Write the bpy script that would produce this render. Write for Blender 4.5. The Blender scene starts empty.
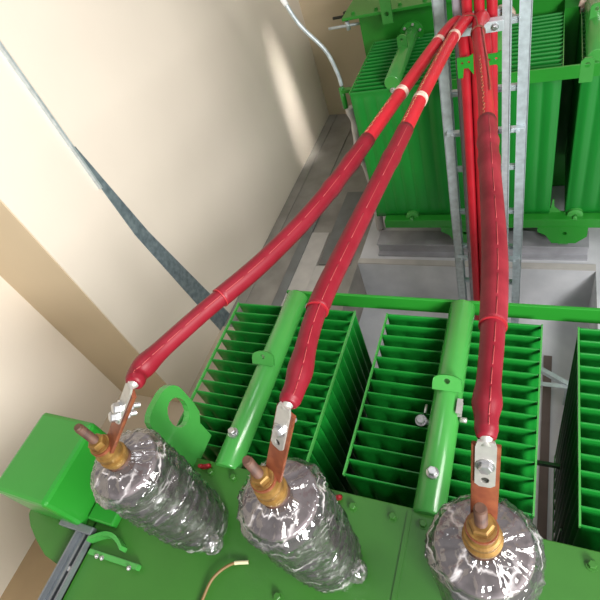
import bpy, bmesh, math, random
from mathutils import Vector, Matrix, noise
random.seed(7)
PI = math.pi
H = 2.8                      # camera height above the walkway; geometry is written relative to the camera's level
SC = bpy.context.scene
COL = SC.collection
ORG = {}

# ------------------------------------------------------------------ materials
def mat(name):
    m = bpy.data.materials.new(name); m.use_nodes = True
    nt = m.node_tree; b = nt.nodes['Principled BSDF']
    return m, nt, b
def N(nt, t, **k):
    n = nt.nodes.new(t)
    for a, v in k.items():
        if a.startswith('i_'): n.inputs[a[2:].replace('_', ' ')].default_value = v
        else: setattr(n, a, v)
    return n
def simple(name, col, rough=.4, metal=0., var=.12, scale=8., bump=0., bscale=60., coat=0., spec=.5, col2=None, detail=4.):
    m, nt, b = mat(name)
    tc = N(nt, 'ShaderNodeTexCoord')
    nz = N(nt, 'ShaderNodeTexNoise'); nz.inputs['Scale'].default_value = scale; nz.inputs['Detail'].default_value = detail
    nt.links.new(tc.outputs['Object'], nz.inputs['Vector'])
    cr = N(nt, 'ShaderNodeValToRGB')
    c2 = col2 if col2 else tuple(max(0, c*(1-var)) for c in col)
    c1 = col if col2 else tuple(min(1, c*(1+var)) for c in col)
    cr.color_ramp.elements[0].color = (*c2, 1); cr.color_ramp.elements[1].color = (*c1, 1)
    cr.color_ramp.elements[0].position = .32; cr.color_ramp.elements[1].position = .68
    nt.links.new(nz.outputs['Fac'], cr.inputs['Fac']); nt.links.new(cr.outputs['Color'], b.inputs['Base Color'])
    b.inputs['Roughness'].default_value = rough; b.inputs['Metallic'].default_value = metal
    b.inputs['Coat Weight'].default_value = coat; b.inputs['Specular IOR Level'].default_value = spec
    if bump:
        n2 = N(nt, 'ShaderNodeTexNoise'); n2.inputs['Scale'].default_value = bscale; n2.inputs['Detail'].default_value = 3
        nt.links.new(tc.outputs['Object'], n2.inputs['Vector'])
        bp = N(nt, 'ShaderNodeBump'); bp.inputs['Strength'].default_value = bump; bp.inputs['Distance'].default_value = .01
        nt.links.new(n2.outputs['Fac'], bp.inputs['Height']); nt.links.new(bp.outputs['Normal'], b.inputs['Normal'])
    return m
M = {}
M['green'] = simple('green_paint', (.020, .235, .022), .32, var=.07, scale=3, coat=.15)
M['lidgreen'] = simple('green_lid_paint', (.034, .150, .018), .42, var=.10, scale=5, bump=.03, bscale=90)
M['fin'] = simple('green_paint_shaded_fins', (.007, .200, .022), .36, var=.05, scale=2)  # same green paint, darkened to put in the shade between the fins
M['pipe'] = simple('green_pipe_paint', (.055, .30, .055), .26, var=.07, scale=6, coat=.3)
M['red'] = simple('red_cable_jacket', (.40, .008, .018), .45, var=.10, scale=14)
M['shrink'] = simple('dark_red_heat_shrink', (.155, .003, .011), .45, scale=22, bump=.015, bscale=70, col2=(.19, .007, .017), spec=.35)
M['shrink_dusty'] = simple('dusty_red_heat_shrink', (.24, .016, .028), .55, scale=14, bump=.015, bscale=60, col2=(.145, .004, .012), spec=.35)
M['seam'] = simple('pale_red_seam', (.33, .05, .05), .5)
M['tape'] = simple('off_white_tape', (.72, .60, .50), .6, scale=60, col2=(.45, .25, .2))
M['string'] = simple('brown_twine', (.16, .045, .025), .7)
M['print'] = simple('faded_print', (.40, .22, .10), .7, scale=150, col2=(.30, .02, .02))
M['tie'] = simple('black_tie', (.012, .008, .01), .4)
M['galv'] = simple('galvanised_steel', (.56, .63, .66), .42, metal=.45, scale=30, var=.14)
M['galv_dark'] = simple('weathered_galvanised', (.15, .20, .23), .45, metal=.4, scale=26, col2=(.28, .35, .38))
M['rail_grey'] = simple('grey_zinc_rail', (.42, .40, .45), .45, metal=.4, scale=30)  # purple-grey zinc tone for the inner ladder's left rail
M['steel'] = simple('zinc_bolt', (.55, .55, .56), .28, metal=.85, var=.15, scale=90)
M['tin'] = simple('tinned_lug', (.50, .49, .46), .38, metal=.6, var=.08, scale=60)
M['copper'] = simple('copper_bar', (.32, .10, .045), .48, metal=.4, scale=45, col2=(.20, .055, .028), bump=.05)
M['brass'] = simple('brass', (.31, .18, .045), .42, metal=.45, scale=35, col2=(.14, .065, .02))
M['stud'] = simple('dark_threaded_copper', (.055, .026, .018), .6, metal=.1, scale=60, col2=(.11, .05, .03))
M['hole'] = simple('shadowed_hole', (.02, .022, .015), .8)
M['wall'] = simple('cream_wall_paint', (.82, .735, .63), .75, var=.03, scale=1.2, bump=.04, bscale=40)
M['wall2'] = simple('tan_wall', (.62, .50, .34), .78, var=.04, scale=1.5)  # darker tan than the cream wall, for pilaster side and back wall
M['conc'] = simple('pale_concrete', (.70, .70, .73), .8, scale=3.5, col2=(.52, .53, .56), bump=.1, bscale=50, detail=9)
M['floorm'] = simple('floor_screed', (.33, .31, .28), .8, scale=4, col2=(.22, .205, .185), bump=.05, bscale=40, detail=8)
M['slabd'] = simple('grey_cover_plate', (.20, .21, .21), .7, scale=5, col2=(.15, .15, .145))
M['slabl'] = simple('light_cover_slab', (.56, .53, .50), .8, scale=6, col2=(.44, .42, .40))
M['railm'] = simple('grey_steel_rail', (.36, .36, .39), .55, metal=.1, scale=9)
M['brownd'] = simple('dark_brown_channel', (.12, .09, .08), .8)
M['redcap'] = simple('red_plastic', (.30, .012, .02), .45)
M['porc'] = simple('brown_glaze', (.030, .030, .028), .2, scale=30, col2=(.07, .065, .06))
M['wire'] = simple('brown_wire', (.20, .12, .04), .5)
M['wiretip'] = simple('pale_wire_tip', (.6, .55, .35), .5)
M['cap'] = simple('grey_pink_cap', (.24, .20, .205), .4, scale=25, col2=(.14, .12, .125))
M['chan'] = simple('dull_channel_steel', (.22, .24, .26), .38, metal=.6, scale=20)
M['cream'] = simple('cream_floor', (.62, .52, .40), .8, scale=3, var=.06)
M['tanfloor'] = simple('tan_floor', (.42, .30, .17), .8, scale=3, var=.08)
M['white'] = simple('white_plastic', (.8, .8, .78), .5)

def film_material():
    m, nt, b = mat('plastic_wrap')
    tc = N(nt, 'ShaderNodeTexCoord')
    mp = N(nt, 'ShaderNodeMapping'); mp.inputs['Scale'].default_value = (9, 9, 42); mp.inputs['Rotation'].default_value = (.38, .30, .2)
    nt.links.new(tc.outputs['Object'], mp.inputs['Vector'])
    n1 = N(nt, 'ShaderNodeTexNoise'); n1.noise_type = 'RIDGED_MULTIFRACTAL'
    n1.inputs['Scale'].default_value = .75; n1.inputs['Detail'].default_value = 5; n1.inputs['Distortion'].default_value = 1.4
    nt.links.new(mp.outputs['Vector'], n1.inputs['Vector'])
    vo = N(nt, 'ShaderNodeTexVoronoi'); vo.feature = 'DISTANCE_TO_EDGE'; vo.inputs['Scale'].default_value = .8
    n3 = N(nt, 'ShaderNodeTexNoise'); n3.inputs['Scale'].default_value = 1.0; n3.inputs['Detail'].default_value = 3
    nt.links.new(mp.outputs['Vector'], n3.inputs['Vector'])
    mixv = N(nt, 'ShaderNodeMixRGB'); mixv.inputs[0].default_value = .6
    nt.links.new(mp.outputs['Vector'], mixv.inputs[1]); nt.links.new(n3.outputs['Color'], mixv.inputs[2])
    vadd = N(nt, 'ShaderNodeVectorMath', operation='ADD')
    nt.links.new(mp.outputs['Vector'], vadd.inputs[0]); nt.links.new(n3.outputs['Color'], vadd.inputs[1])
    nt.links.new(vadd.outputs[0], vo.inputs['Vector'])
    # sharp creases = voronoi edges
    cre = N(nt, 'ShaderNodeMapRange'); cre.inputs['From Min'].default_value = 0; cre.inputs['From Max'].default_value = .05
    cre.inputs['To Min'].default_value = 1; cre.inputs['To Max'].default_value = 0
    nt.links.new(vo.outputs['Distance'], cre.inputs['Value'])
    rid = N(nt, 'ShaderNodeMapRange'); rid.inputs['From Min'].default_value = .55; rid.inputs['From Max'].default_value = 1.9
    nt.links.new(n1.outputs['Fac'], rid.inputs['Value'])
    n4 = N(nt, 'ShaderNodeTexNoise'); n4.inputs['Scale'].default_value = .45; n4.inputs['Detail'].default_value = 2
    nt.links.new(mp.outputs['Vector'], n4.inputs['Vector'])
    pat = N(nt, 'ShaderNodeMapRange'); pat.inputs['From Min'].default_value = .48; pat.inputs['From Max'].default_value = .62
    nt.links.new(n4.outputs['Fac'], pat.inputs['Value'])
    mul = N(nt, 'ShaderNodeMath', operation='MULTIPLY'); nt.links.new(cre.outputs[0], mul.inputs[0]); nt.links.new(pat.outputs[0], mul.inputs[1])
    mx = N(nt, 'ShaderNodeMath', operation='MAXIMUM'); nt.links.new(mul.outputs[0], mx.inputs[0]); nt.links.new(rid.outputs[0], mx.inputs[1])
    fac = N(nt, 'ShaderNodeMapRange'); fac.inputs['To Min'].default_value = .04; fac.inputs['To Max'].default_value = .75
    nt.links.new(mx.outputs[0], fac.inputs['Value'])
    bp = N(nt, 'ShaderNodeBump'); bp.inputs['Strength'].default_value = 1.0; bp.inputs['Distance'].default_value = .006
    hs = N(nt, 'ShaderNodeMath', operation='ADD'); nt.links.new(n1.outputs['Fac'], hs.inputs[0]); nt.links.new(vo.outputs['Distance'], hs.inputs[1])
    nt.links.new(hs.outputs[0], bp.inputs['Height'])
    n5 = N(nt, 'ShaderNodeTexNoise'); n5.noise_type = 'RIDGED_MULTIFRACTAL'; n5.inputs['Scale'].default_value = 2.2; n5.inputs['Detail'].default_value = 3; n5.inputs['Distortion'].default_value = .8
    nt.links.new(mp.outputs['Vector'], n5.inputs['Vector'])
    b2 = N(nt, 'ShaderNodeBump'); b2.inputs['Strength'].default_value = .8; b2.inputs['Distance'].default_value = .0025
    nt.links.new(n5.outputs['Fac'], b2.inputs['Height']); nt.links.new(bp.outputs[0], b2.inputs['Normal']); bp = b2
    diff = N(nt, 'ShaderNodeBsdfDiffuse'); diff.inputs['Color'].default_value = (.72, .68, .69, 1)  # whitish share paints the film's glints and haze along its folds
    nt.links.new(bp.outputs[0], diff.inputs['Normal'])
    tr = N(nt, 'ShaderNodeBsdfTransparent'); tr.inputs['Color'].default_value = (.93, .92, .93, 1)
    gl = N(nt, 'ShaderNodeBsdfGlossy'); gl.inputs['Roughness'].default_value = .07; gl.inputs['Color'].default_value = (1, 1, 1, 1)
    nt.links.new(bp.outputs[0], gl.inputs['Normal'])
    m1 = N(nt, 'ShaderNodeMixShader'); nt.links.new(fac.outputs[0], m1.inputs[0]); nt.links.new(tr.outputs[0], m1.inputs[1]); nt.links.new(diff.outputs[0], m1.inputs[2])
    fr = N(nt, 'ShaderNodeFresnel'); fr.inputs['IOR'].default_value = 1.55; nt.links.new(bp.outputs[0], fr.inputs['Normal'])
    fm = N(nt, 'ShaderNodeMapRange'); fm.inputs['To Min'].default_value = .12; fm.inputs['To Max'].default_value = .80
    nt.links.new(fr.outputs[0], fm.inputs['Value'])
    m2 = N(nt, 'ShaderNodeMixShader'); nt.links.new(fm.outputs[0], m2.inputs[0]); nt.links.new(m1.outputs[0], m2.inputs[1]); nt.links.new(gl.outputs[0], m2.inputs[2])
    out = nt.nodes['Material Output']; nt.links.new(m2.outputs[0], out.inputs['Surface'])
    nt.nodes.remove(b)
    return m
M['film'] = film_material()

# ------------------------------------------------------------------ mesh helpers
def box(bm, lo, hi, bev=0.):
    r = bmesh.ops.create_cube(bm, size=1)
    c = [(a+b)/2 for a, b in zip(lo, hi)]; s = [abs(b-a) for a, b in zip(lo, hi)]
    for v in r['verts']: v.co = Vector((c[i]+v.co[i]*s[i] for i in range(3)))
    if bev:
        es = list({e for v in r['verts'] for e in v.link_edges})
        bmesh.ops.bevel(bm, geom=es, offset=bev, segments=2, affect='EDGES', profile=.5)
def obox(bm, c, ax, ay, az, sx, sy, sz, bev=0.):
    """box of size sx,sy,sz centred at c with axes ax,ay,az"""
    r = bmesh.ops.create_cube(bm, size=1)
    for v in r['verts']: v.co = Vector(c)+ax*(v.co.x*sx)+ay*(v.co.y*sy)+az*(v.co.z*sz)
    if bev:
        es = list({e for v in r['verts'] for e in v.link_edges})
        bmesh.ops.bevel(bm, geom=es, offset=bev, segments=2, affect='EDGES')
def frame_of(d):
    d = Vector(d).normalized()
    u = d.cross(Vector((0, 0, 1)))
    if u.length < 1e-4: u = Vector((1, 0, 0))
    u.normalize(); return d, u, d.cross(u)
def tube(bm, pts, rad, seg=16, caps=True):
    pts = [Vector(p) for p in pts]; n = len(pts)
    rr = rad if isinstance(rad, (list, tuple)) else [rad]*n
    rings = []; prev = None
    for i, p in enumerate(pts):
        t = (pts[min(i+1, n-1)]-pts[max(i-1, 0)]).normalized()
        if prev is None: _, u, _ = frame_of(t)
        else:
            u = prev - t*prev.dot(t); u.normalize()
        prev = u; w = t.cross(u)
        rings.append([bm.verts.new(p+(u*math.cos(2*PI*k/seg)+w*math.sin(2*PI*k/seg))*rr[i]) for k in range(seg)])
    for a, b in zip(rings, rings[1:]):
        for k in range(seg):
            f = bm.faces.new((a[k], a[(k+1) % seg], b[(k+1) % seg], b[k])); f.smooth = True
    if caps:
        bm.faces.new(list(reversed(rings[0]))); bm.faces.new(rings[-1])
def lathe(bm, o, d, prof, seg=32, smooth=True):
    """prof: (distance along d, radius)"""
    d, u, w = frame_of(d); o = Vector(o); rings = []
    for z, r in prof:
        rings.append([bm.verts.new(o+d*z+(u*math.cos(2*PI*k/seg)+w*math.sin(2*PI*k/seg))*max(r, 1e-4)) for k in range(seg)])
    for a, b in zip(rings, rings[1:]):
        for k in range(seg):
            f = bm.faces.new((a[k], a[(k+1) % seg], b[(k+1) % seg], b[k])); f.smooth = smooth
    bm.faces.new(list(reversed(rings[0]))); bm.faces.new(rings[-1])
def hexbolt(bm, o, d, r, h, washer=True, domed=True):
    """bolt head on a surface at o, pointing along d"""
    z = 0.
    if washer: lathe(bm, o, d, [(0, r*1.35), (h*.22, r*1.35)], 20, False); z = h*.22
    d2, u, w = frame_of(d); o2 = Vector(o)
    prof = [(z, r), (z+h*.85, r), (z+h, r*.82)]
    rings = []
    for zz, q in prof:
        rings.append([bm.verts.new(o2+d2*zz+(u*math.cos(PI*k/3)+w*math.sin(PI*k/3))*q) for k in range(6)])
    for a, b in zip(rings, rings[1:]):
        for k in range(6): bm.faces.new((a[k], a[(k+1) % 6], b[(k+1) % 6], b[k]))
    bm.faces.new(rings[-1])
def plate(bm, outline, org, ux, uy, thick, holes=()):
    """flat plate: 2-D outline in axes ux,uy, extruded along ux x uy; round holes (cx,cy,r)"""
    ux, uy = Vector(ux).normalized(), Vector(uy).normalized(); n = ux.cross(uy); org = Vector(org)
    es = []; tmp = bmesh.new()
    def loop(pts):
        vs = [tmp.verts.new((x, y, 0)) for x, y in pts]
        return [tmp.edges.new((vs[i], vs[(i+1) % len(vs)])) for i in range(len(vs))]
    es += loop(outline)
    holes = [h if len(h) == 4 else (*h, h[2]) for h in holes]
    for cx, cy, r, r2 in holes: es += loop([(cx+r*math.cos(2*PI*k/16), cy+r2*math.sin(2*PI*k/16)) for k in range(16)])
    g = bmesh.ops.triangle_fill(tmp, edges=es, use_beauty=True, use_dissolve=False)
    fs = [f for f in tmp.faces]
    # drop faces inside holes
    for f in fs:
        c = f.calc_center_median()
        for cx, cy, r, r2 in holes:
            if ((c.x-cx)/r)**2+((c.y-cy)/r2)**2 < .72: f.tag = True
    bmesh.ops.delete(tmp, geom=[f for f in fs if f.tag], context='FACES')
    ext = bmesh.ops.extrude_face_region(tmp, geom=list(tmp.faces))
    for v in ext['geom']:
        if isinstance(v, bmesh.types.BMVert): v.co.z += thick
    bmesh.ops.recalc_face_normals(tmp, faces=tmp.faces)
    mp = {}
    for v in tmp.verts: mp[v] = bm.verts.new(org+ux*v.co.x+uy*v.co.y+n*(v.co.z-thick/2))
    for f in tmp.faces:
        try: bm.faces.new([mp[v] for v in f.verts])
        except ValueError: pass
    tmp.free()
def rrect(w, h, r, n=5, cx=0, cy=0):
    out = []
    for sx, sy, a0 in ((1, 1, 0), (-1, 1, PI/2), (-1, -1, PI), (1, -1, 3*PI/2)):
        for k in range(n+1):
            a = a0+PI/2*k/n
            out.append((cx+sx*(w/2-r)+r*math.cos(a), cy+sy*(h/2-r)+r*math.sin(a)))
    return out

def obj(name, bm, m, parent=None, org=None, **props):
    if parent is not None: o3 = ORG[parent.name]
    elif org is not None: o3 = Vector(org)
    else:
        xs = [v.co for v in bm.verts]
        o3 = Vector(((min(v.x for v in xs)+max(v.x for v in xs))/2, (min(v.y for v in xs)+max(v.y for v in xs))/2, min(v.z for v in xs)))
    for v in bm.verts: v.co -= o3
    bmesh.ops.recalc_face_normals(bm, faces=bm.faces)
    me = bpy.data.meshes.new(name); bm.to_mesh(me); bm.free()
    me.materials.append(m)
    o = bpy.data.objects.new(name, me); COL.objects.link(o)
    ORG[o.name] = o3
    if parent is not None: o.parent = parent
    else: o.location = o3+Vector((0, 0, H))
    for k, v in props.items(): o[k] = v
    return o
def thing(name, label, cat, loc, group=None):
    o = bpy.data.objects.new(name, None); COL.objects.link(o); o.empty_display_size = .1
    o.location = Vector(loc)+Vector((0, 0, H)); ORG[o.name] = Vector(loc)
    o['label'] = label; o['category'] = cat
    if group: o['group'] = group
    return o
def B(): return bmesh.new()
def catmull(knots, per=14):
    P = [Vector(k) for k in knots]; P = [P[0]*2-P[1]]+P+[P[-1]*2-P[-2]]
    out = []
    for i in range(1, len(P)-2):
        a, b, c, d = P[i-1:i+3]
        for s in range(per):
            t = s/per
            out.append(.5*((2*b)+(c-a)*t+(2*a-5*b+4*c-d)*t*t+(-a+3*b-3*c+d)*t**3))
    out.append(P[-2]); return out

# ------------------------------------------------------------------ the setting
FZ = -2.8; PZ = -3.2
def struct(name, bm, m): return obj(name, bm, m, kind='structure')
bm = B(); box(bm, (-4.2, -2.5, FZ-.9), (-1.27, 5.0, FZ)); struct('floor', bm, M['floorm'])      # walkway on the left
bm = B()
box(bm, (-1.27, 2.65, FZ-.9), (.39, 5.0, FZ))                   # plinth under the far transformer
box(bm, (.39, -2.5, FZ-.9), (3.4, 5.0, FZ))                     # floor on the right
box(bm, (-1.27, -2.5, FZ-.9), (.39, .62, FZ))                   # plinth under the near transformer
struct('floor', bm, M['conc'])
bm = B(); box(bm, (-2.78, .8, FZ-.1), (-1.27, 1.9, FZ+.025)); struct('floor', bm, M['cream'])
bm = B(); box(bm, (-2.78, -2.5, FZ-.1), (-1.27, .8, FZ+.024)); struct('floor', bm, M['tanfloor'])
bm = B(); box(bm, (-1.27, .62, PZ-.5), (.39, 2.65, PZ)); struct('floor', bm, M['conc'])
# left wall: pilaster step, then the recessed bay
bm = B(); box(bm, (-2.5, 1.21, FZ), (-2.2, 5.2, 1.4)); struct('wall_left', bm, M['wall'])
bm = B(); box(bm, (-3.0, -2.5, FZ), (-2.78, 1.4, 1.4)); struct('wall_left', bm, M['wall'])
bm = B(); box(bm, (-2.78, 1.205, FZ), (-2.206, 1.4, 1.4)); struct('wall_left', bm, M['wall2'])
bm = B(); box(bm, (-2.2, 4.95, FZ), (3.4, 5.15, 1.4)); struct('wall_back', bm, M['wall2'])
# cover slabs and strips in the walkway beside the wall
bm = B(); box(bm, (-2.2, 1.5, FZ), (-1.86, 4.95, FZ+.012)); struct('trim_1', bm, M['floorm'])
bm = B(); box(bm, (-1.86, 1.5, FZ), (-1.78, 3.55, FZ+.02)); struct('trim_2', bm, M['slabd'])
bm = B(); box(bm, (-1.78, 1.5, FZ), (-1.62, 3.0, FZ+.012)); struct('trim_3', bm, M['slabl'])
bm = B(); box(bm, (-1.60, 2.62, FZ), (-1.33, 3.55, FZ+.014)); struct('trim_4', bm, M['slabd'])
bm = B(); box(bm, (-1.62, 1.5, FZ), (-1.46, 2.6, FZ+.010)); struct('trim_5', bm, M['slabl'])
bm = B(); box(bm, (-2.19, 1.5, FZ), (-2.1, 4.94, FZ+.022)); struct('trim_6', bm, M['floorm'])
# rails carrying the far transformer and the ledge in front of them
bm = B(); box(bm, (-1.12, 2.78, FZ), (.34, 2.90, FZ+.10), .006); box(bm, (-1.12, 2.74, FZ), (.34, 2.94, FZ+.02)); box(bm, (-1.12, 2.76, FZ+.10), (.34, 2.92, FZ+.112)); struct('trim_7', bm, M['railm'])
bm = B(); box(bm, (-1.27, 2.65, FZ), (.39, 2.70, FZ+.012)); struct('trim_8', bm, M['slabl'])
bm = B(); box(bm, (.115, .62, PZ), (.165, 2.2, PZ+.012)); struct('trim_9', bm, M['brownd'])

# galvanised plate and strip running down the left wall
bm = B()
v = [(-2.199, 1.705, -1.05), (-2.199, 2.04, FZ+.0), (-2.199, 1.88, FZ+.0), (-2.199, 1.79, -1.9)]
plate(bm, [(y, z) for _, y, z in [(0, 1.700, -1.0), (0, 1.722, -1.0), (0, 1.81, -1.68), (0, 2.035, FZ+.005), (0, 1.86, FZ+.005), (0, 1.712, -1.62)]], (-2.196, 0, 0), (0, 1, 0), (0, 0, 1), .006)
wp = obj('wall_plate', bm, M['galv_dark'], label='tapered blue-grey galvanised plate running down the cream wall to the floor', category='metal plate')
bm = B(); box(bm, (-2.199, 1.690, -1.25), (-2.176, 1.702, 1.2)); 
ws = obj('wall_strip', bm, M['galv'], label='thin pale metal strip standing upright on the cream wall', category='metal strip')

# ------------------------------------------------------------------ transformers
FT = -1.43          # top of the cooling fins
FH = .98            # fin height
FP = .0470          # pitch
def fin_mesh(xc, w, y, zt=FT, h=FH):
    bm = B(); nx = 63; nz = 10
    zs = [0, .012, .03, .05, .08, .3, .5, .7, .92, .955, 1.0]
    def amp(s):
        if s < .03 or s > .97: return 0
        return min(1, (s-.03)/.05, (.97-s)/.03)
    rows = []
    for s in zs:
        z = zt-s*h; fr = []; bk = []
        for i in range(nx+1):
            u = i/nx; x = xc-w/2+u*w
            e = min(u, 1-u); env = min(1, e/.06)
            a = .0015+(.0135*env*(.15+.85*abs(math.sin(u*PI*7))**.8)*amp(s) if e > 0 else 0)
            fr.append(bm.verts.new((x, y-a, z))); bk.append(bm.verts.new((x, y+a, z)))
        rows.append((fr, bk))
    for (f0, b0), (f1, b1) in zip(rows, rows[1:]):
        for i in range(nx):
            for q in ((f0[i], f1[i], f1[i+1], f0[i+1]), (b0[i], b0[i+1], b1[i+1], b1[i])):
                f = bm.faces.new(q); f.smooth = True
        bm.faces.new((f0[0], b0[0], b1[0], f1[0])); bm.faces.new((f0[-1], f1[-1], b1[-1], b0[-1]))
    f0, b0 = rows[0]; f1, b1 = rows[-1]
    for i in range(nx):
        bm.faces.new((f0[i], f0[i+1], b0[i+1], b0[i])); bm.faces.new((f1[i], b1[i], b1[i+1], f1[i+1]))
    return bm
def radiator(root, xc, w, y0, n, pipe_dx, yp0, yp1, dirn, capy, zpipe=-1.415, pr=.043):
    """dirn +1: pipe's free end is on the far side. y0 = first fin."""
    y1 = y0+(n-1)*FP
    bm = B(); px = xc+pipe_dx; a, b = (yp0, yp1); L = b-a
    lathe(bm, (px, a, zpipe), (0, 1, 0), [(0, pr*.9), (.006, pr), (L-.006, pr), (L, pr*.9)], 36)
    rad = obj('radiator', bm, M['pipe'], root); ORG[rad.name] = ORG[root.name]
    for sd in (-1, 1):                                           # slim edge rails tying the fins together
        x = xc+sd*(w/2)
        for za, zb in ((FT-.012, FT+.002), (FT-FH, FT-FH+.02)):
            bm = B(); box(bm, (x-.0025, y0-.004, za), (x+.0025, y1+.004, zb)); obj('edge_rail', bm, M['pipe'], rad)
    src = None
    for k in range(n):
        if src is None:
            src = obj('cooling_fin', fin_mesh(xc, w, y0), M['fin'], rad); ORG[src.name] = ORG[rad.name]
        else:
            c = src.copy(); COL.objects.link(c); c.parent = rad; c.location = (0, k*FP, 0)
    bm = B(); lathe(bm, (px, a if dirn > 0 else a+.02, FT-FH+.02), (0, 1, 0), [(0, pr*.8), (L-.02, pr*.8)], 24)
    obj('lower_header_pipe', bm, M['green'], rad)
    return rad, px
def part(name, bm, m, parent, **k):
    o = obj(name, bm, m, parent, **k); ORG[o.name] = ORG[parent.name]; return o
def lugplate(root, px, y, zp, w=.07, name='lifting_lug'):
    bm = B()
    out = [(-w/2, -.03), (w/2, -.03), (w/2, .012)]+[(w/2*math.cos(a), .02+.022*math.sin(a)) for a in [PI*k/8 for k in range(1, 8)]]+[(-w/2, .012)]
    plate(bm, out, (px, y, zp+.045), (1, 0, 0), (0, 0, 1), .010, holes=[(0, .012, .011)])
    return part(name, bm, M['green'], root)

near = thing('transformer', 'near green power transformer whose lid carries three plastic-wrapped bushings', 'transformer', (-.4, -.1, FZ))
LZ = -1.40
# lid
bm = B()
box(bm, (-1.215, -.75, LZ-.022), (1.0, .43, LZ), .003)
part('lid', bm, M['lidgreen'], near)
bm = B(); box(bm, (-1.12, -.72, -2.5), (.95, .40, LZ-.022)); 
part('tank', bm, M['green'], near)
for x in (-1.0, -.2, .6):
    bm = B(); box(bm, (x-.06, -.7, FZ), (x+.06, .38, -2.5)); part('base_beam', bm, M['green'], near)
bm = B(); box(bm, (-.262, -.7, LZ), (-.250, .42, LZ+.003)); part('lid_seam', bm, M['lidgreen'], near)
for x in (-1.04, -.914+.03, -.80, -.665, -.54, -.411, -.298, -.217, -.10, .02, .167, .30):
    bm = B(); hexbolt(bm, (x, .395, LZ), (0, 0, 1), .010, .011); part('lid_bolt', bm, M['lidgreen'], near)
for x, y in ((-.31, .06), (-.58, .33), (-.545, .13), (-.70, .32)):
    bm = B(); hexbolt(bm, (x, y, LZ), (0, 0, 1), .010, .011); part('lid_bolt', bm, M['lidgreen'], near)
# flange plate at the left under the box
bm = B()
pts = [(-1.50, .36), (-1.205, .36), (-1.205, .02), (-1.27, .02), (-1.33, .03), (-1.40, .062), (-1.45, .09), (-1.485, .12), (-1.50, .16)]
plate(bm, pts, (0, 0, LZ-.006), (1, 0, 0), (0, 1, 0), .012)
part('side_flange', bm, M['lidgreen'], near, label='flat green flange plate with rounded corner')
# terminal box
bm = B()
box(bm, (-1.465, .132, LZ), (-1.232, .402, -1.19), .014)
part('terminal_box', bm, M['green'], near, label='green box with bevelled edges at the left end')
bm = B(); box(bm, (-1.225, .16, LZ), (-1.12, .35, LZ+.03), .006); part('terminal_box_foot', bm, M['green'], near)
# big lifting hook plate
bm = B(); A = []
out = [(.398, -1.42), (.398, -1.13), (.404, -1.11), (.418, -1.098), (.44, -1.092), (.47, -1.092)]+[(.485+.065*math.sin(a), -1.165+.073*math.cos(a)) for a in (.1, .4, .7, 1.0, 1.3, 1.57)]+[(.551, -1.25), (.545, -1.30), (.52, -1.33), (.52, -1.42)]
plate(bm, out, (-.965, 0, 0), (0, 1, 0), (0, 0, 1), .020, holes=[(.490, -1.205, .040, .062)])
part('lifting_hook', bm, M['pipe'], near)
# small hatch with curved rim and bracket plate
bm = B()
arc = [(-1.180+.13*t, .100+.044*math.sin(PI*(t*.75+.1)), 0) for t in [k/12 for k in range(13)]]
for (x0, y0, _), (x1, y1, _) in zip(arc, arc[1:]):
    q = [bm.verts.new(c) for c in ((x0, y0, LZ), (x1, y1, LZ), (x1, y1, LZ+.034), (x0, y0, LZ+.034))]; q2 = [bm.verts.new((c.co.x, c.co.y-.012, c.co.z)) for c in q]
    bm.faces.new(q); bm.faces.new(q2[::-1])
    for i in range(4): bm.faces.new((q[i], q[(i+1) % 4], q2[(i+1) % 4], q2[i]))
part('curved_handle', bm, M['pipe'], near)
bm = B(); obox(bm, (-1.07, .082, LZ+.010), Vector((1, .02, 0)).normalized(), Vector((-.02, 1, 0)).normalized(), Vector((0, 0, 1)), .19, .016, .020, .002)
hb = part('bracket_plate', bm, M['pipe'], near)
for x in (-1.125, -1.105, -1.0): 
    bm = B(); hexbolt(bm, (x, .074, LZ+.02), (0, 0, 1), .005, .006); part('screw', bm, M['steel'], hb)
# radiators
n1, px1 = radiator(near, -.855, .515, .492, 14, 0.01, .42, 1.150, 1, 0)
n2, px2 = radiator(near, -.215, .515, .492, 14, 0.005, .42, 1.150, 1, 0)
n3, px3 = radiator(near, .404, .515, .492, 14, 0.0, .42, 1.150, 1, 0)
for rad, px, yl in ((n1, px1, .812), (n2, px2, .805), (n3, px3, .81)):
    bm = B(); out = [(-.043, -.01), (.043, -.01), (.043, .012)]+[(.043*math.cos(PI*k/8), .02+.020*math.sin(PI*k/8)) for k in range(1, 8)]+[(-.043, .012)]
    plate(bm, out, (px, yl-.012, -1.366), (1, 0, 0), (0, .62, .78), .010, holes=[(0, .020, .009)])
    part('pipe_lug', bm, M['pipe'], rad)
    bm = B(); lathe(bm, (px, .523, -1.372), (0, 0, 1), [(0, .017), (.010, .017), (.012, .012)], 24, False); hexbolt(bm, (px, .523, -1.360), (0, 0, 1), .013, .014, False)
    part('vent_plug', bm, M['steel'], rad, label='shiny hexagonal vent plug')
# valve fitting on the middle pipe
bm = B(); lathe(bm, (px2-.068, .695, -1.42), (1, 0, 0), [(0, .009), (.03, .009)], 16); hexbolt(bm, (px2-.066, .695, -1.415), (0, -.3, 1), .013, .016)
lathe(bm, (px2-.06, .725, -1.425), (0, 1, 0), [(0, .005), (.03, .005)], 12)
part('air_valve', bm, M['steel'], n2)
bm = B(); obox(bm, (px2+.042, .74, -1.385), Vector((0, 1, 0)), Vector((1, 0, 0)), Vector((0, 0, 1)), .045, .012, .022, .002); lathe(bm, (px2+.046, .71, -1.40), (1, 0, 0), [(0, .008), (.018, .008), (.02, .005)], 12)
part('pipe_tag', bm, M['tin'], n2)
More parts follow.
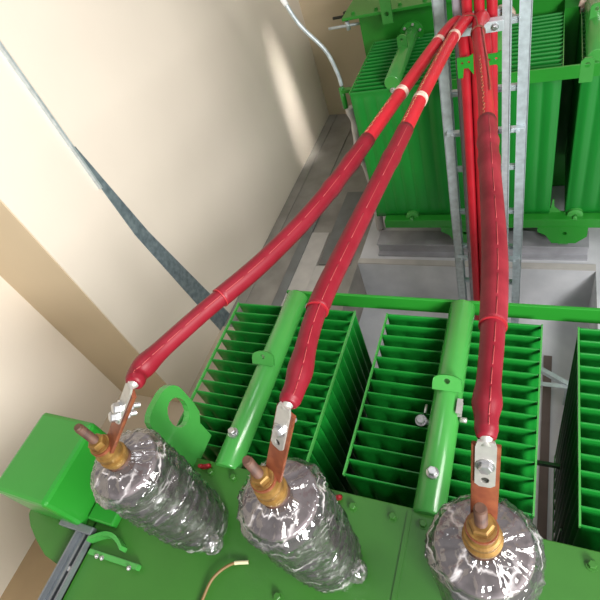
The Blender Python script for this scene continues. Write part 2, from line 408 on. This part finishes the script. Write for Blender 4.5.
# cross bar beyond the fins, and short lower brace
bm = B(); box(bm, (-.90, 1.160, -1.474), (.80, 1.172, -1.406), .002); part('cross_bar', bm, M['green'], near)
bm = B(); box(bm, (.03, .945, -2.16), (.16, .957, -2.135)); part('brace_bar', bm, M['green'], near)
bm = B()
for x in (.148, .172): box(bm, (x-.003, .66, -2.42), (x+.003, .668, -2.02))
for k in range(8): box(bm, (.148, .66, -2.40+k*.05), (.172, .668, -2.392+k*.05))
part('rack_strip', bm, M['green'], near)
# red clip caps on the lid edge
for x, y in ((-.462, .405), (-.905, .405)):
    bm = B(); obox(bm, (x, y, LZ+.012), Vector((.9, .3, 0)).normalized(), Vector((-.3, .9, 0)).normalized(), Vector((0, 0, 1)), .034, .010, .022, .003)
    lathe(bm, (x-.012, y-.002, LZ+.012), (0, -.3, 1), [(0, .008), (.018, .006), (.02, .003)], 12); lathe(bm, (x+.012, y+.006, LZ+.012), (0, -.3, 1), [(0, .007), (.014, .005), (.016, .003)], 12)
    part('clip', bm, M['redcap'], near, label='small red plastic clip')

# galvanised channel at the lid's left edge
bm = B()
box(bm, (-1.240, -.62, LZ+.002), (-1.180, .125, LZ+.008)); box(bm, (-1.240, -.62, LZ+.002), (-1.234, .125, LZ+.030)); box(bm, (-1.186, -.62, LZ+.002), (-1.180, .125, LZ+.030))
box(bm, (-1.214, -.62, LZ+.006), (-1.206, .118, LZ+.020))
ch = obj('steel_channel', bm, M['chan'], label='grey galvanised channel lying along the left edge of the near lid', category='metal channel')
bm = B(); box(bm, (-1.315, .118, LZ+.012), (-1.178, .142, LZ+.034), .003)
o = obj('end_bar', bm, M['chan'], ch)
for z in (LZ+.004,): 
    bm = B(); hexbolt(bm, (-1.205, .02, z), (0, 0, 1), .009, .010); obj('bolt', bm, M['steel'], ch)

# thin brown wire on the lid
bm = B(); wp_ = catmull([(-.655, .185, LZ+.006), (-.70, .165, LZ+.014), (-.735, .12, LZ+.016), (-.745, .06, LZ+.010), (-.75, -.02, LZ+.006)])
tube(bm, wp_, .0042, 10)
w = obj('lid_wire', bm, M['wire'], label='thin brown wire lying on the green lid between the left two bushings', category='wire')
bm = B(); tube(bm, wp_[:12], .0052, 10); obj('pale_tip', bm, M['wiretip'], w)

# far transformer
far = thing('transformer', 'far green power transformer behind the vertical cable ladders', 'transformer', (-.4, 3.6, FZ))
TZ = -1.255
bm = B(); box(bm, (-1.27, 3.46, TZ-.02), (1.4, 4.7, TZ), .003); part('lid', bm, M['green'], far)
for k in range(14):
    bm = B(); hexbolt(bm, (-1.2+k*.16, 3.51, TZ), (0, 0, 1), .012, .012); part('lid_bolt', bm, M['green'], far)
bm = B(); box(bm, (-1.18, 3.55, FZ+.01), (1.3, 4.6, TZ-.02)); part('tank', bm, M['green'], far)
F = [(-.80, .535, 0.00), (-.215, .60, -.035), (.465, .585, -.235)]
for xc, wd, dx in F:
    rad, px = radiator(far, xc, wd, 2.775, 15, dx, 2.77, 3.50, -1, 0, zpipe=-1.40, pr=.046)
    bm = B(); out = [(-.03, -.02), (.03, -.02), (.03, .05)]+[(.03*math.cos(PI*k/8), .05+.02*math.sin(PI*k/8)) for k in range(1, 8)]+[(-.03, .05)]
    plate(bm, out, (px, 3.13, -1.355), (1, 0, 0), (0, 0, 1), .01, holes=[(0, .042, .010)])
    part('pipe_lug', bm, M['pipe'], rad)
    bm = B(); lathe(bm, (px, 3.40, -1.40), (0, 1, 0), [(0, .075), (.022, .075)], 24, False)
    part('pipe_flange', bm, M['tape'] if xc > -.5 else M['green'], rad)
    for k in range(6):
        a = PI*k/3+.3
        bm = B(); hexbolt(bm, (px+.058*math.cos(a), 3.40, -1.40+.058*math.sin(a)), (0, -1, 0), .009, .012, False); part('flange_bolt', bm, M['tin'], rad)
    bm = B(); hexbolt(bm, (px, 2.768, -1.44), (0, -1, 0), .012, .016); part('drain_plug', bm, M['tin'], rad)
    bm = B(); lathe(bm, (px, 2.775, FT-FH+.015), (0, -1, 0), [(0, .045), (.03, .045), (.034, .03)], 20, False); lathe(bm, (px, 2.74, FT-FH+.015), (0, -1, 0), [(0, .012), (.03, .012)], 12)
    part('drain_cap', bm, M['pipe'], rad)
bm = B(); box(bm, (-.52, 2.715, -1.465), (.25, 2.727, -1.395), .002); part('cross_bar', bm, M['green'], far)
bm = B(); plate(bm, [(-.03, -.09), (.03, -.09), (.03, .02), (.015, .035), (-.015, .035), (-.03, .02)], (.19, 2.72, -1.40), (1, 0, 0), (0, 0, 1), .012, holes=[(0, 0, .013)])
part('bar_lug', bm, M['pipe'], far)
bm = B(); box(bm, (-1.0, 2.71, -2.47), (.80, 2.80, -2.40), .004); part('base_beam', bm, M['green'], far)
for x in (-.44, .18):
    bm = B()
    out = [(-.16, .10), (.13, .10), (.13, .02), (.07, -.04), (-.07, -.04), (-.11, .03), (-.16, .06)]
    plate(bm, out, (x, 2.73, -2.56), (1, 0, 0), (0, 0, 1), .05, holes=[(.0, .045, .014)])
    fo = part('foot', bm, M['green'], far)
    bm = B(); lathe(bm, (x-.03, 2.80, -2.60), (1, 0, 0), [(0, .075), (.06, .075)], 24, False); part('wheel', bm, M['green'], fo)
# column strips between radiators on the tank wall and small gusset
bm = B(); box(bm, (.085, 3.40, -2.4), (.165, 3.55, -1.40)); part('tank_stiffener', bm, M['green'], far)
bm = B(); box(bm, (-.52, 3.40, -2.4), (-.49, 3.55, -1.40)); part('tank_stiffener', bm, M['green'], far)
bm = B(); plate(bm, [(0, 0), (.09, 0), (.05, .04), (.045, .10), (.035, .10), (.03, .04)], (.06, 2.79, -2.40), (1, 0, 0), (0, 0, 1), .012); part('gusset', bm, M['pipe'], far)
# lug plate standing at the lid front and side rods
bm = B(); plate(bm, [(-.035, -.16), (.035, -.16), (.035, .16), (.02, .19), (-.02, .19), (-.035, .16)], (-.955, 3.45, -1.17), (1, 0, 0), (0, 0, 1), .02, holes=[(0, -.10, .015)]); part('lifting_lug', bm, M['pipe'], far)
for z, x0 in ((-1.33, -1.42), (-1.395, -1.47)):
    bm = B(); tube(bm, [(x0, 3.70, z), (-1.18, 3.70, z)], .010, 10); lathe(bm, (-1.32, 3.70, z-.03), (0, 0, 1), [(0, .016), (.06, .016)], 10)
    part('side_rod', bm, M['galv'] if z < -1.35 else M['hole'], far)
bm = B(); lathe(bm, (-1.19, 2.97, -1.63), (0, 0, 1), [(0, .018), (.14, .018)], 16); box(bm, (-1.19, 2.95, -1.52), (-1.07, 2.99, -1.50)); 
part('side_socket', bm, M['green'], far)

# ------------------------------------------------------------------ conduit by the left corner of the far transformer
bm = B(); cp = catmull([(-1.62, 3.0, -.60), (-1.50, 3.0, -.80), (-1.43, 3.0, -.927), (-1.367, 3.0, -1.08), (-1.248, 3.0, -1.25), (-1.205, 3.0, -1.397), (-1.195, 3.0, -1.49)])
tube(bm, cp, .0125, 12)
cd = obj('flexible_conduit', bm, M['galv'], label='thin grey curved conduit hanging down to the far transformer corner', category='conduit')
bm = B(); tube(bm, cp[-14*4-2:-14*4+3], .0165, 12); obj('tape_band', bm, M['white'], cd)
bm = B(); tube(bm, catmull([(-1.185, 3.02, -1.66), (-1.17, 3.02, -1.80), (-1.19, 3.02, -2.0), (-1.15, 3.04, -2.3), (-1.17, 3.05, -2.78)]), [.03+.004*math.sin(i*.5) for i in range(57)], 12)
wrp = obj('wrapped_hose', bm, M['slabl'], label='whitish wrapped hose standing beside the left side of the far radiators', category='hose')

# ------------------------------------------------------------------ cable ladders
def ladder(name, label, y, xl, xr, rw, rd, z0, z1, rungs, mrail):
    t = thing(name, label, 'cable ladder', ((xl+xr)/2, y, z0))
    for x, s in ((xl, 1), (xr, -1)):
        bm = B(); box(bm, (x-rw/2, y-rd/2, z0), (x+rw/2, y-rd/2+.004, z1)); box(bm, (x-s*(rw/2)-.002, y-rd/2, z0), (x-s*(rw/2)+.002, y+rd/2, z1)); box(bm, (x-rw/2, y+rd/2-.004, z0), (x+rw/2, y+rd/2, z1))
        obj('rail', bm, mrail[0 if x == xl else 1], t)
    for z in rungs:
        bm = B(); box(bm, (xl, y-.012, z-.014), (xr, y+.012, z+.014), .002); box(bm, (xl, y-.016, z-.004), (xr, y-.010, z+.004))
        obj('rung', bm, M['galv'], t)
    return t
lz0 = PZ
la = ladder('cable_ladder', 'wide grey galvanised cable ladder standing behind the red vertical cables', 2.36, -.425, -.085, .046, .06, lz0, .3, [-.72, -.98, -1.28, -1.50, -1.72, -2.02, -2.3, -2.62, -2.9], (M['galv'], M['galv']))
lb = ladder('cable_ladder', 'narrow inner cable ladder that holds the red vertical cables', 2.26, -.335, -.150, .030, .07, lz0, .3, [-.90, -1.9, -2.9], (M['rail_grey'], M['galv']))
for z in (-1.47, -2.36):
    for x in (-.40, -.10):
        bm = B(); box(bm, (x-.030, 2.30, z-.010), (x+.030, 2.33, z+.010), .002); hexbolt(bm, (x, 2.30, z), (0, -1, 0), .009, .012)
        obj('clamp', bm, M['galv'], la)
for x0, x1 in ((-.325, -.262), (-.225, -.155)):
    bm = B(); plate(bm, [(x0, -1.07), (x0+.02, -1.07), (x0+.025, -1.03), (x1-.02, -1.03), (x1, -1.06), (x1, -.975), (x1-.02, -.985), (x0, -.985)], (0, 2.09, 0), (1, 0, 0), (0, 0, 1), .006, holes=[((x0+x1)/2-.012, -1.008, .005), ((x0+x1)/2+.014, -1.006, .005)])
    obj('perforated_bracket', bm, M['green'], lb, label='small perforated green bracket')
bm = B(); box(bm, (-.36, 2.09, -.905), (-.15, 2.13, -.865), .002)
obj('support_strut', bm, M['galv'], lb)
for x in (-.33, -.18):
    bm = B(); hexbolt(bm, (x, 2.09, -.885), (0, -1, 0), .010, .014); obj('bolt', bm, M['steel'], lb)

# straight red cables in the ladder
tc_names = ['leftmost', 'middle', 'rightmost']
tray = []
for i, (x, r) in enumerate(((-.293, .020), (-.247, .020), (-.200, .020))):
    bm = B(); tube(bm, [(x, 2.205, z) for z in (.3, -.5, -1.2, -2, -2.6, PZ+.01)], r, 16)
    o = obj('power_cable', bm, M['red'], label=['bright red vertical cable in the ladder, leftmost of the three', 'bright red vertical cable in the ladder, middle of the three', 'bright red vertical cable in the ladder, rightmost of the three'][i], category='cable', group='vertical cables in the ladder')
    for z in (-1.42, -2.12, -2.75):
        bm = B(); lathe(bm, (x, 2.205, z), (0, 0, 1), [(0, r+.003), (.012, r+.003)], 16, False); obj('cable_tie', bm, M['tie'], o)

# ------------------------------------------------------------------ bushings
BH = .45; BZ = LZ
def shed_profile():
    pr = [(0, .074), (.02, .074), (.03, .060)]
    z = .05
    for k in range(5):
        pr += [(z, .060), (z+.010, .083), (z+.016, .086), (z+.026, .078), (z+.048, .061)]
        z += .068
    pr += [(.395, .064), (.405, .076), (.430, .078), (.436, .076)]
    pr = [(a, b*(.86+.14*a/.45)) for a, b in pr]
    return pr
def film_mesh(o, seed):
    bm = B(); ns = 110; nz = 84; rings = []
    path = []                                                   # (z, r) closed bag profile
    for i in range(nz+1):
        s = i/nz
        if s < .80:
            z = .004+(.445)*(s/.80); base = .0915
            base += .0035*math.sin(z*2*PI/.068)-.006*max(0, (.06-z)/.06)+.002*math.sin(z*9)
            if z > .425: base -= .010*((z-.425)/.024)**2
            base -= .014*(1-s/.80)**1.2; path.append((z, base, 1.))
        else:
            t = (s-.80)/.20; path.append((.449+.010*math.sin(t*PI*.5)+.012*t*t, .0815-(.0815-.030)*t, .8-.3*t))
    for z, r, amp in path:
        ring = []
        for k in range(ns):
            a = 2*PI*k/ns
            hx = a+z*7
            c = Vector((math.cos(a)*r, math.sin(a)*r, z))
            q = Vector((math.cos(a)*2.2, math.sin(a)*2.2, z*26+math.sin(a+1.0+seed)*1.6))+Vector((seed*7.1, seed*3.3, 0))
            n1 = 1-abs(noise.noise(q*1.1))*2
            n2 = 1-abs(noise.noise(q*2.7+Vector((5, 1, 2))))*2
            n3 = noise.noise(q*6)
            d = (.0062*n1**3+.0030*n2**3+.0012*n3)*amp
            if z < .445: rr = r+d; zz = z+.002*n3
            else: rr = r+d*.3; zz = z+d*1.0
            ring.append(bm.verts.new((o[0]+math.cos(a)*rr, o[1]+math.sin(a)*rr, o[2]+zz)))
        rings.append(ring)
    for A_, B_ in zip(rings, rings[1:]):
        for k in range(ns):
            f = bm.faces.new((A_[k], A_[(k+1) % ns], B_[(k+1) % ns], B_[k])); f.smooth = True
    return bm
def tail_mesh(o, ang, seed):
    """crumpled loose tail of film at the foot"""
    bm = B(); R_ = bmesh.ops.create_icosphere(bm, subdivisions=4, radius=1)
    for v in R_['verts']:
        q = v.co*2.3+Vector((seed*3, 0, 0)); f = 1+.30*(1-abs(noise.noise(q))*2)
        c = v.co*f
        v.co = Vector((o[0]+math.cos(ang)*(.078)+c.x*.024, o[1]+math.sin(ang)*.078+c.y*.024, o[2]+.036+c.z*.028))
    for f in bm.faces: f.smooth = True
    return bm
def bushing(o, label, E, wdir, seed, bolts, tail):
    o = Vector(o)
    t = thing('bushing', label, 'bushing', o, 'plastic-wrapped bushings on the near lid')
    bm = B(); lathe(bm, o, (0, 0, 1), shed_profile(), 48); obj('insulator', bm, M['porc'], t)
    bm = B(); lathe(bm, o+Vector((0, 0, .4362)), (0, 0, 1), [(0, .079), (.006, .081), (.011, .078), (.013, .070)], 48); obj('top_cap', bm, M['cap'], t)
    obj('plastic_film', film_mesh(o, seed), M['film'], t, label='clear crinkled plastic film')
    obj('film_tail', tail_mesh(o, tail, seed), M['film'], t)
    # base ring and clamps
    bm = B(); lathe(bm, o, (0, 0, 1), [(0, .074), (.010, .074), (.012, .070)], 40, False); fr = obj('base_ring', bm, M['lidgreen'], t)
    top = o+Vector((0, 0, BH))
    # dark neck, brass cone of nuts and washers, copper tab, nut, stud
    bm = B(); lathe(bm, top-Vector((0, 0, .01)), (0, 0, 1), [(0, .030), (.03, .030), (.034, .026), (.05, .026)], 28, False); obj('neck', bm, M['stud'], t)
    bm = B(); lathe(bm, top+Vector((0, 0, .030)), (0, 0, 1), [(0, .029), (.012, .032), (.018, .032), (.020, .027), (.034, .029), (.040, .029), (.042, .025), (.060, .022)], 32, False)
    obj('brass_collar', bm, M['brass'], t)
    zt = .092
    d0 = Vector((E[0], E[1], E[2])); hub = top+Vector((0, 0, zt))
    hdir = Vector((d0.x-hub.x, d0.y-hub.y, 0)).normalized()
    S = hub+hdir*.022
    d = (d0-S); L = d.length; d.normalize()
    wv = Vector(wdir); wv = (wv-d*wv.dot(d)).normalized(); nv = wv.cross(d)
    if nv.z < 0: nv = -nv
    bw = .040
    bm = B(); lathe(bm, hub-Vector((0, 0, .004)), (0, 0, 1), [(0, .025), (.008, .025)], 28, False)
    obox(bm, S+d*(L*.46), wv, d, nv, bw, L*.98, .007, .0008)
    obj('copper_bar', bm, M['copper'], t)
    bm = B(); lathe(bm, hub+Vector((0, 0, .005)), (0, 0, 1), [(0, .023), (.004, .023), (.0045, .020), (.006, .020)], 24, False)
    hexbolt(bm, hub+Vector((0, 0, .010)), (0, 0, 1), .0195, .015, False)
    obj('brass_nut', bm, M['brass'], t)
    bm = B(); pr = []
    for k in range(24): pr += [(k*.003, .0100), (k*.003+.0015, .0085)]
    pr += [(.073, .0092), (.077, .0075)]
    lathe(bm, hub+Vector((0, 0, .012)), (0, 0, 1), pr, 20, False); obj('stud', bm, M['stud'], t)
    return t, S, d, wv, nv, L
E_R = Vector((-.043, .33, -.70)); E_M = Vector((-.352, .328, -.692)); E_L = Vector((-.675, .317, -.690))
spec = [((-.830, .242, BZ), 'left bushing wrapped in clear plastic, beside the green box', E_L, (-.78, .62, 0), 1.0, 2, -.6),
        ((-.430, .252, BZ), 'middle bushing wrapped in clear plastic, between the other two', E_M, (.93, -.36, 0), 2.3, 1, -.2),
        ((-.046, .258, BZ), 'right bushing wrapped in clear plastic, cut by the bottom edge of the photo', E_R, (1, .05, 0), 3.7, 1, .3)]
ends = [bushing(*s) for s in spec]

# ------------------------------------------------------------------ big red cables from the bushings over to the ladder
def bulge(x, c, w, h): return h*math.exp(-((x-c)/w)**2)
def red_cable(label, knots, E, lug, radf, cuts, tapes, rings, xdown, extra, nb):
    P = catmull(knots, 20); per = 20
    def seg(a, b, rf, off=0.):
        i0, i1 = int(a*per), int(b*per)
        return P[i0:i1+1], [rf(i/per)+off for i in range(i0, i1+1)]
    bm = B(); pp, rr = seg(cuts[1]-.2, len(knots)-1, lambda s: .0205+bulge(s, 7.1, .8, .005)); tube(bm, pp, rr, 20)
    o = obj('power_cable', bm, M['red'], label=label, category='cable', group='red cables bolted to the bushings')
    bm = B(); pp, rr = seg(0, cuts[0]+.1, lambda s: radf(s)*(.78 if s < .001 else 1)); tube(bm, pp, rr, 24)
    obj('heat_shrink_boot', bm, M['shrink'], o, label='dark red heat-shrink end boot')
    def rb(s):
        r = radf(s)+.0028
        for c in rings: r += bulge(s, c, .035, .0035)
        return r
    bm = B(); pp, rr = seg(cuts[0], cuts[1], rb); tube(bm, pp, rr, 24)
    obj('heat_shrink_sleeve', bm, M['shrink_dusty'] if extra.get('dusty') else M['shrink'], o, label='dusty dark red heat-shrink sleeve')
    # dark rim of the sleeve end
    i = int(cuts[0]*per); dd = (P[i+1]-P[i]).normalized(); bm = B(); lathe(bm, P[i]-dd*.001, dd, [(0, rb(cuts[0])+.0006), (.003, rb(cuts[0])+.0006)], 24, False); obj('sleeve_edge', bm, M['redcap'], o)
    for s in tapes:
        i = int(s*per); dd = (P[i+1]-P[i]).normalized(); bm = B()
        lathe(bm, P[i], dd, [(0, .0222), (.022, .0222)], 24, False); obj('tape_band', bm, M['tape'], o)
    # seam line running along the sleeve on the side facing up
    bm = B(); i0, i1 = int(.25*per), int(extra.get('seam', cuts[1])*per); line = []
    for i in range(i0, i1):
        s = i/per; tt = (P[i+1]-P[i-1]).normalized(); up = extra.get('up', Vector((.25, -.2, 1)))
        nn = (up-tt*up.dot(tt)).normalized(); r = (radf(s)+.0002) if s < cuts[0] else rb(s)+.0002
        line.append((P[i]+nn*r))
        if len(line) > 5: tube(bm, line, .0009, 6); line = []
    obj('seam', bm, M['seam'], o)
    # faded lettering strip on the jacket, reduced to a wavy line
    bm = B(); i0, i1 = int((cuts[1]+.04)*per), int(extra.get('pr', 6.0)*per)
    line = []
    for i in range(i0, i1):
        for q in range(6):
            f = q/6; p = P[i].lerp(P[i+1], f); tt = (P[i+1]-P[i-1]).normalized(); sd = tt.cross(Vector((0, 0, 1))).normalized()
            up = Vector((-.15, -.35, 1)); nn = (up-tt*up.dot(tt)).normalized(); sd = tt.cross(nn)
            a = .12*math.sin((i*6+q)*1.1)+.06*math.sin((i*6+q)*.37)-.1
            line.append(p+(nn*math.cos(a)+sd*math.sin(a))*.0212)
    if len(line) > 3: tube(bm, line, .0011, 6); obj('faded_marking', bm, M['print'], o)
    else: bm.free()
    # lug palm
    S, d, wv, nv, L = lug
    bm = B(); w2 = .0145
    c0 = .45*L; c1 = L+.004
    out = [(-w2*.55, c0), (w2*.55, c0), (w2, c0+.006), (w2, c1-.012), (w2*.8, c1), (-w2*.8, c1), (-w2, c1-.012), (-w2, c0+.006)]
    side = nv
    ux = wv; uy = d
    if ux.cross(uy).dot(side) < 0: ux = -ux
    hole = () if nb == 2 else ((0, c0+.015, .0062),)
    plate(bm, out, S+side*.0062, ux, uy, .004, holes=hole)
    lg = obj('cable_lug', bm, M['tin'], o, label='flat tinned lug bolted to the copper bar')
    # barrel
    bm = B(); tube(bm, [S+side*.0062+d*(L-.006), P[0].lerp(P[3], .5), P[4]], [.007, .0105, .0125], 16); obj('lug_barrel', bm, M['tin'], lg)
    if hole:
        bm = B(); lathe(bm, S+side*.0042+d*(c0+.015), side, [(0, .0058), (.0006, .0058)], 16, False); obj('bolt_hole_shade', bm, M['hole'], lg)  # dark disc painted in as the shade inside the empty hole
    for k in range(nb):
        pos = S+d*(c0+(.020 if k else .0)+(.052 if nb == 1 else .022+k*.012))
        pos = S+d*((c0+.047) if (nb == 1 or k == 0) else (c0+.016))
        bm = B(); hexbolt(bm, pos+side*.0082, side, .0100 if nb == 1 else .0115, .008 if nb == 1 else .013); 
        lathe(bm, pos-side*.0035, -side, [(0, .0125), (.003, .0125)], 16, False); hexbolt(bm, pos-side*.0065, -side, .0105, .010, False); lathe(bm, pos-side*.016, -side, [(0, .0055), (.014, .0055)], 12, False)
        obj('bolt', bm, M['steel'], lg)
    return o, P
def rad_std(r0, r1, bc, bh, cut):
    def f(s):
        r = r0+(r1-r0)*min(1, max(0, (s-.6)/2.2))
        r += bulge(s, bc, .22, bh)
        if s < .25: r -= .0035*(1-s/.25)
        return r
    return f
KR = [(-.0432, .33, -.697), (-.048, .393, -.700), (-.0525, .533, -.713), (-.068, .75, -.741), (-.108, 1.079, -.764), (-.1635, 1.527, -.797), (-.227, 1.964, -.833), (-.226, 2.10, -.85), (-.222, 2.150, -.95), (-.215, 2.155, -1.15), (-.2145, 2.155, -1.9), (-.2145, 2.155, -2.6), (-.2145, 2.155, PZ+.02)]
KM = [(-.352, .330, -.692), (-.3535, .384, -.697), (-.373, .546, -.711), (-.370, .766, -.734), (-.343, 1.18, -.757), (-.321, 1.525, -.775), (-.296, 1.892, -.807), (-.272, 2.09, -.845), (-.262, 2.150, -.95), (-.259, 2.155, -1.15), (-.259, 2.155, -1.9), (-.259, 2.155, -2.6), (-.259, 2.155, PZ+.02)]
KL = [(-.675, .319, -.690), (-.683, .368, -.699), (-.639, .516, -.720), (-.558, .722, -.743), (-.4875, .980, -.760), (-.406, 1.471, -.783), (-.345, 1.873, -.808), (-.312, 2.09, -.850), (-.305, 2.150, -.95), (-.303, 2.155, -1.15), (-.303, 2.155, -1.9), (-.303, 2.155, -2.6), (-.303, 2.155, PZ+.02)]
oR, PR = red_cable('thick red cable running from the right bushing up to the ladder', KR, E_R, ends[2][1:], rad_std(.0165, .0215, .95, .0045, 2), (2.08, 4.45), (), (3.98, 4.2), 0, dict(dusty=True, pr=5.3), 1)
oM, PM = red_cable('thick red cable running from the middle bushing up to the ladder', KM, E_M, ends[1][1:], rad_std(.0190, .0200, 1.15, .0040, 2), (2.0, 4.15), (4.62, 5.9), (3.78,), 0, dict(pr=6.2, up=Vector((.6, -.5, 1))), 1)
oL, PL = red_cable('thick red cable running from the left bushing across the cream wall', KL, E_L, ends[0][1:], rad_std(.0195, .0200, 1.0, .0040, 2), (2.3, 4.50), (5.02, 5.93), (4.02, 4.28), 0, dict(pr=4.9, up=Vector((.6, -.6, 1))), 2)
# twine tied round the hump of the right cable
bm = B()
ctr = Vector(PR[int(5.9*20)]); dd = (PR[int(5.9*20)+1]-PR[int(5.9*20)]).normalized(); _, u, w_ = frame_of(dd)
tube(bm, [ctr+dd*(.004*math.sin(a*1.5))+(u*math.cos(a)+w_*math.sin(a))*.0235 for a in [2*PI*k/26*2.05 for k in range(27)]], .003, 8)
st = obj('twine', bm, M['string'], label='brown twine tied around the right red cable near the ladder top', category='string')
bm = B(); pts = []
for i in range(int(4.75*20), int(5.9*20)+1):
    p = PR[i]; tt = (PR[i+1]-PR[i-1]).normalized(); nn = Vector((.55, -.1, .8)); nn = (nn-tt*nn.dot(tt)).normalized(); pts.append(p+nn*(.0235+.001*math.sin(i*.8)))
tube(bm, pts, .0016, 8); obj('loose_end', bm, M['string'], st)
bm = B(); tube(bm, catmull([ctr+Vector((0, 0, .026)), Vector((-.24, 2.0, -.80)), Vector((-.275, 2.02, -.80)), Vector((-.30, 1.98, -.80))]), .0026, 8); obj('loose_end', bm, M['string'], st)

# white angle bracket on the pit floor
bm = B()
a = Vector((.09, 1.95, PZ+.22)); b = Vector((.245, 1.86, PZ+.22)); 
d, u, w_ = frame_of(b-a)
obox(bm, (a+b)/2, d, u, w_, (b-a).length, .035, .006); obox(bm, (a+b)/2+u*.016, d, u, w_, (b-a).length, .004, .035)
obox(bm, Vector((.17, 1.84, PZ+.22)), Vector((1, 0, 0)), Vector((0, 1, 0)), Vector((0, 0, 1)), .15, .028, .006)
box(bm, (.232, 1.835, PZ), (.25, 1.865, PZ+.22))
obj('angle_bracket', bm, M['galv'], label='pale metal angle bracket low between the middle and right radiators', category='bracket')

# ------------------------------------------------------------------ camera
R_ = Vector((0.907, 0.311, -0.284)); 
yaw, pitch, roll, fpx = -0.6334638705457339, 0.7897532946964334, -0.41479169591955534, 499.3826272475688
cy, sy, cp_, sp = math.cos(yaw), math.sin(yaw), math.cos(pitch), math.sin(pitch)
Fv = Vector((sy*cp_, cy*cp_, -sp)); R0 = Vector((cy, -sy, 0)); U0 = R0.cross(Fv)
Rv = R0*math.cos(roll)+U0*math.sin(roll); Uv = -R0*math.sin(roll)+U0*math.cos(roll)
cam = bpy.data.cameras.new('camera'); cam.sensor_width = 36; cam.lens = fpx/600*36; cam.clip_start = .02
co = bpy.data.objects.new('camera', cam); COL.objects.link(co)
mw = Matrix((Rv, Uv, -Fv)).transposed().to_4x4(); mw.translation = Vector((0, 0, H)); co.matrix_world = mw
SC.camera = co

# ------------------------------------------------------------------ light
w = bpy.data.worlds.new('world'); SC.world = w; w.use_nodes = True; nt = w.node_tree
bg = nt.nodes['Background']; bg.inputs['Color'].default_value = (.97, .98, 1.0, 1); bg.inputs['Strength'].default_value = .29
def area(name, loc, target, size, size_y, power, col):
    l = bpy.data.lights.new(name, 'AREA'); l.shape = 'RECTANGLE'; l.size = size; l.size_y = size_y; l.energy = power; l.color = col
    o = bpy.data.objects.new(name, l); COL.objects.link(o); o.location = Vector(loc)+Vector((0, 0, H))
    o.rotation_euler = (Vector(target)-Vector(loc)).to_track_quat('-Z', 'Y').to_euler()
area('window_light', (2.6, .2, 1.0), (-1.6, 1.8, -1.8), 1.6, 1.4, 95, (1, .98, .95))
area('front_fill', (1.9, -1.9, .2), (-.2, 2.8, -2.0), 1.2, 1.0, 230, (1, .99, .97))  # added lamp to brighten the far radiators, no door behind it
area('overhead_fill', (-.6, 1.4, 2.2), (-.6, 1.4, -2), 1.2, .8, 14, (.97, .98, 1))  # soft overhead lamp added above the open ceiling
l = bpy.data.lights.new('wall_fill_spot', 'SPOT'); l.energy = 330; l.spot_size = math.radians(50); l.spot_blend = .85; l.shadow_soft_size = .5; l.color = (1, .95, .89)  # added spot that brightens the near stretch of the left wall
o = bpy.data.objects.new('wall_fill_spot', l); COL.objects.link(o); o.location = (1.6, -.2, H+1.2)
o.rotation_euler = (Vector((-2.2, 1.45, -1.35))-Vector((1.6, -.2, 1.2))).to_track_quat('-Z', 'Y').to_euler()
l = bpy.data.lights.new('streak_light', 'AREA'); l.size = .10; l.energy = .9; l.spread = math.radians(9); l.color = (1, .96, .9)  # narrow unseen lamp added to lay a pale streak on the wall
o = bpy.data.objects.new('streak_light', l); COL.objects.link(o); o.location = (-1.1, 4.1, H+1.2)
o.rotation_euler = (Vector((-2.2, 4.15, -2.2))-Vector((-1.1, 4.1, 1.2))).to_track_quat('-Z', 'Y').to_euler()
SC.view_settings.view_transform = 'Standard'; SC.view_settings.look = 'None'
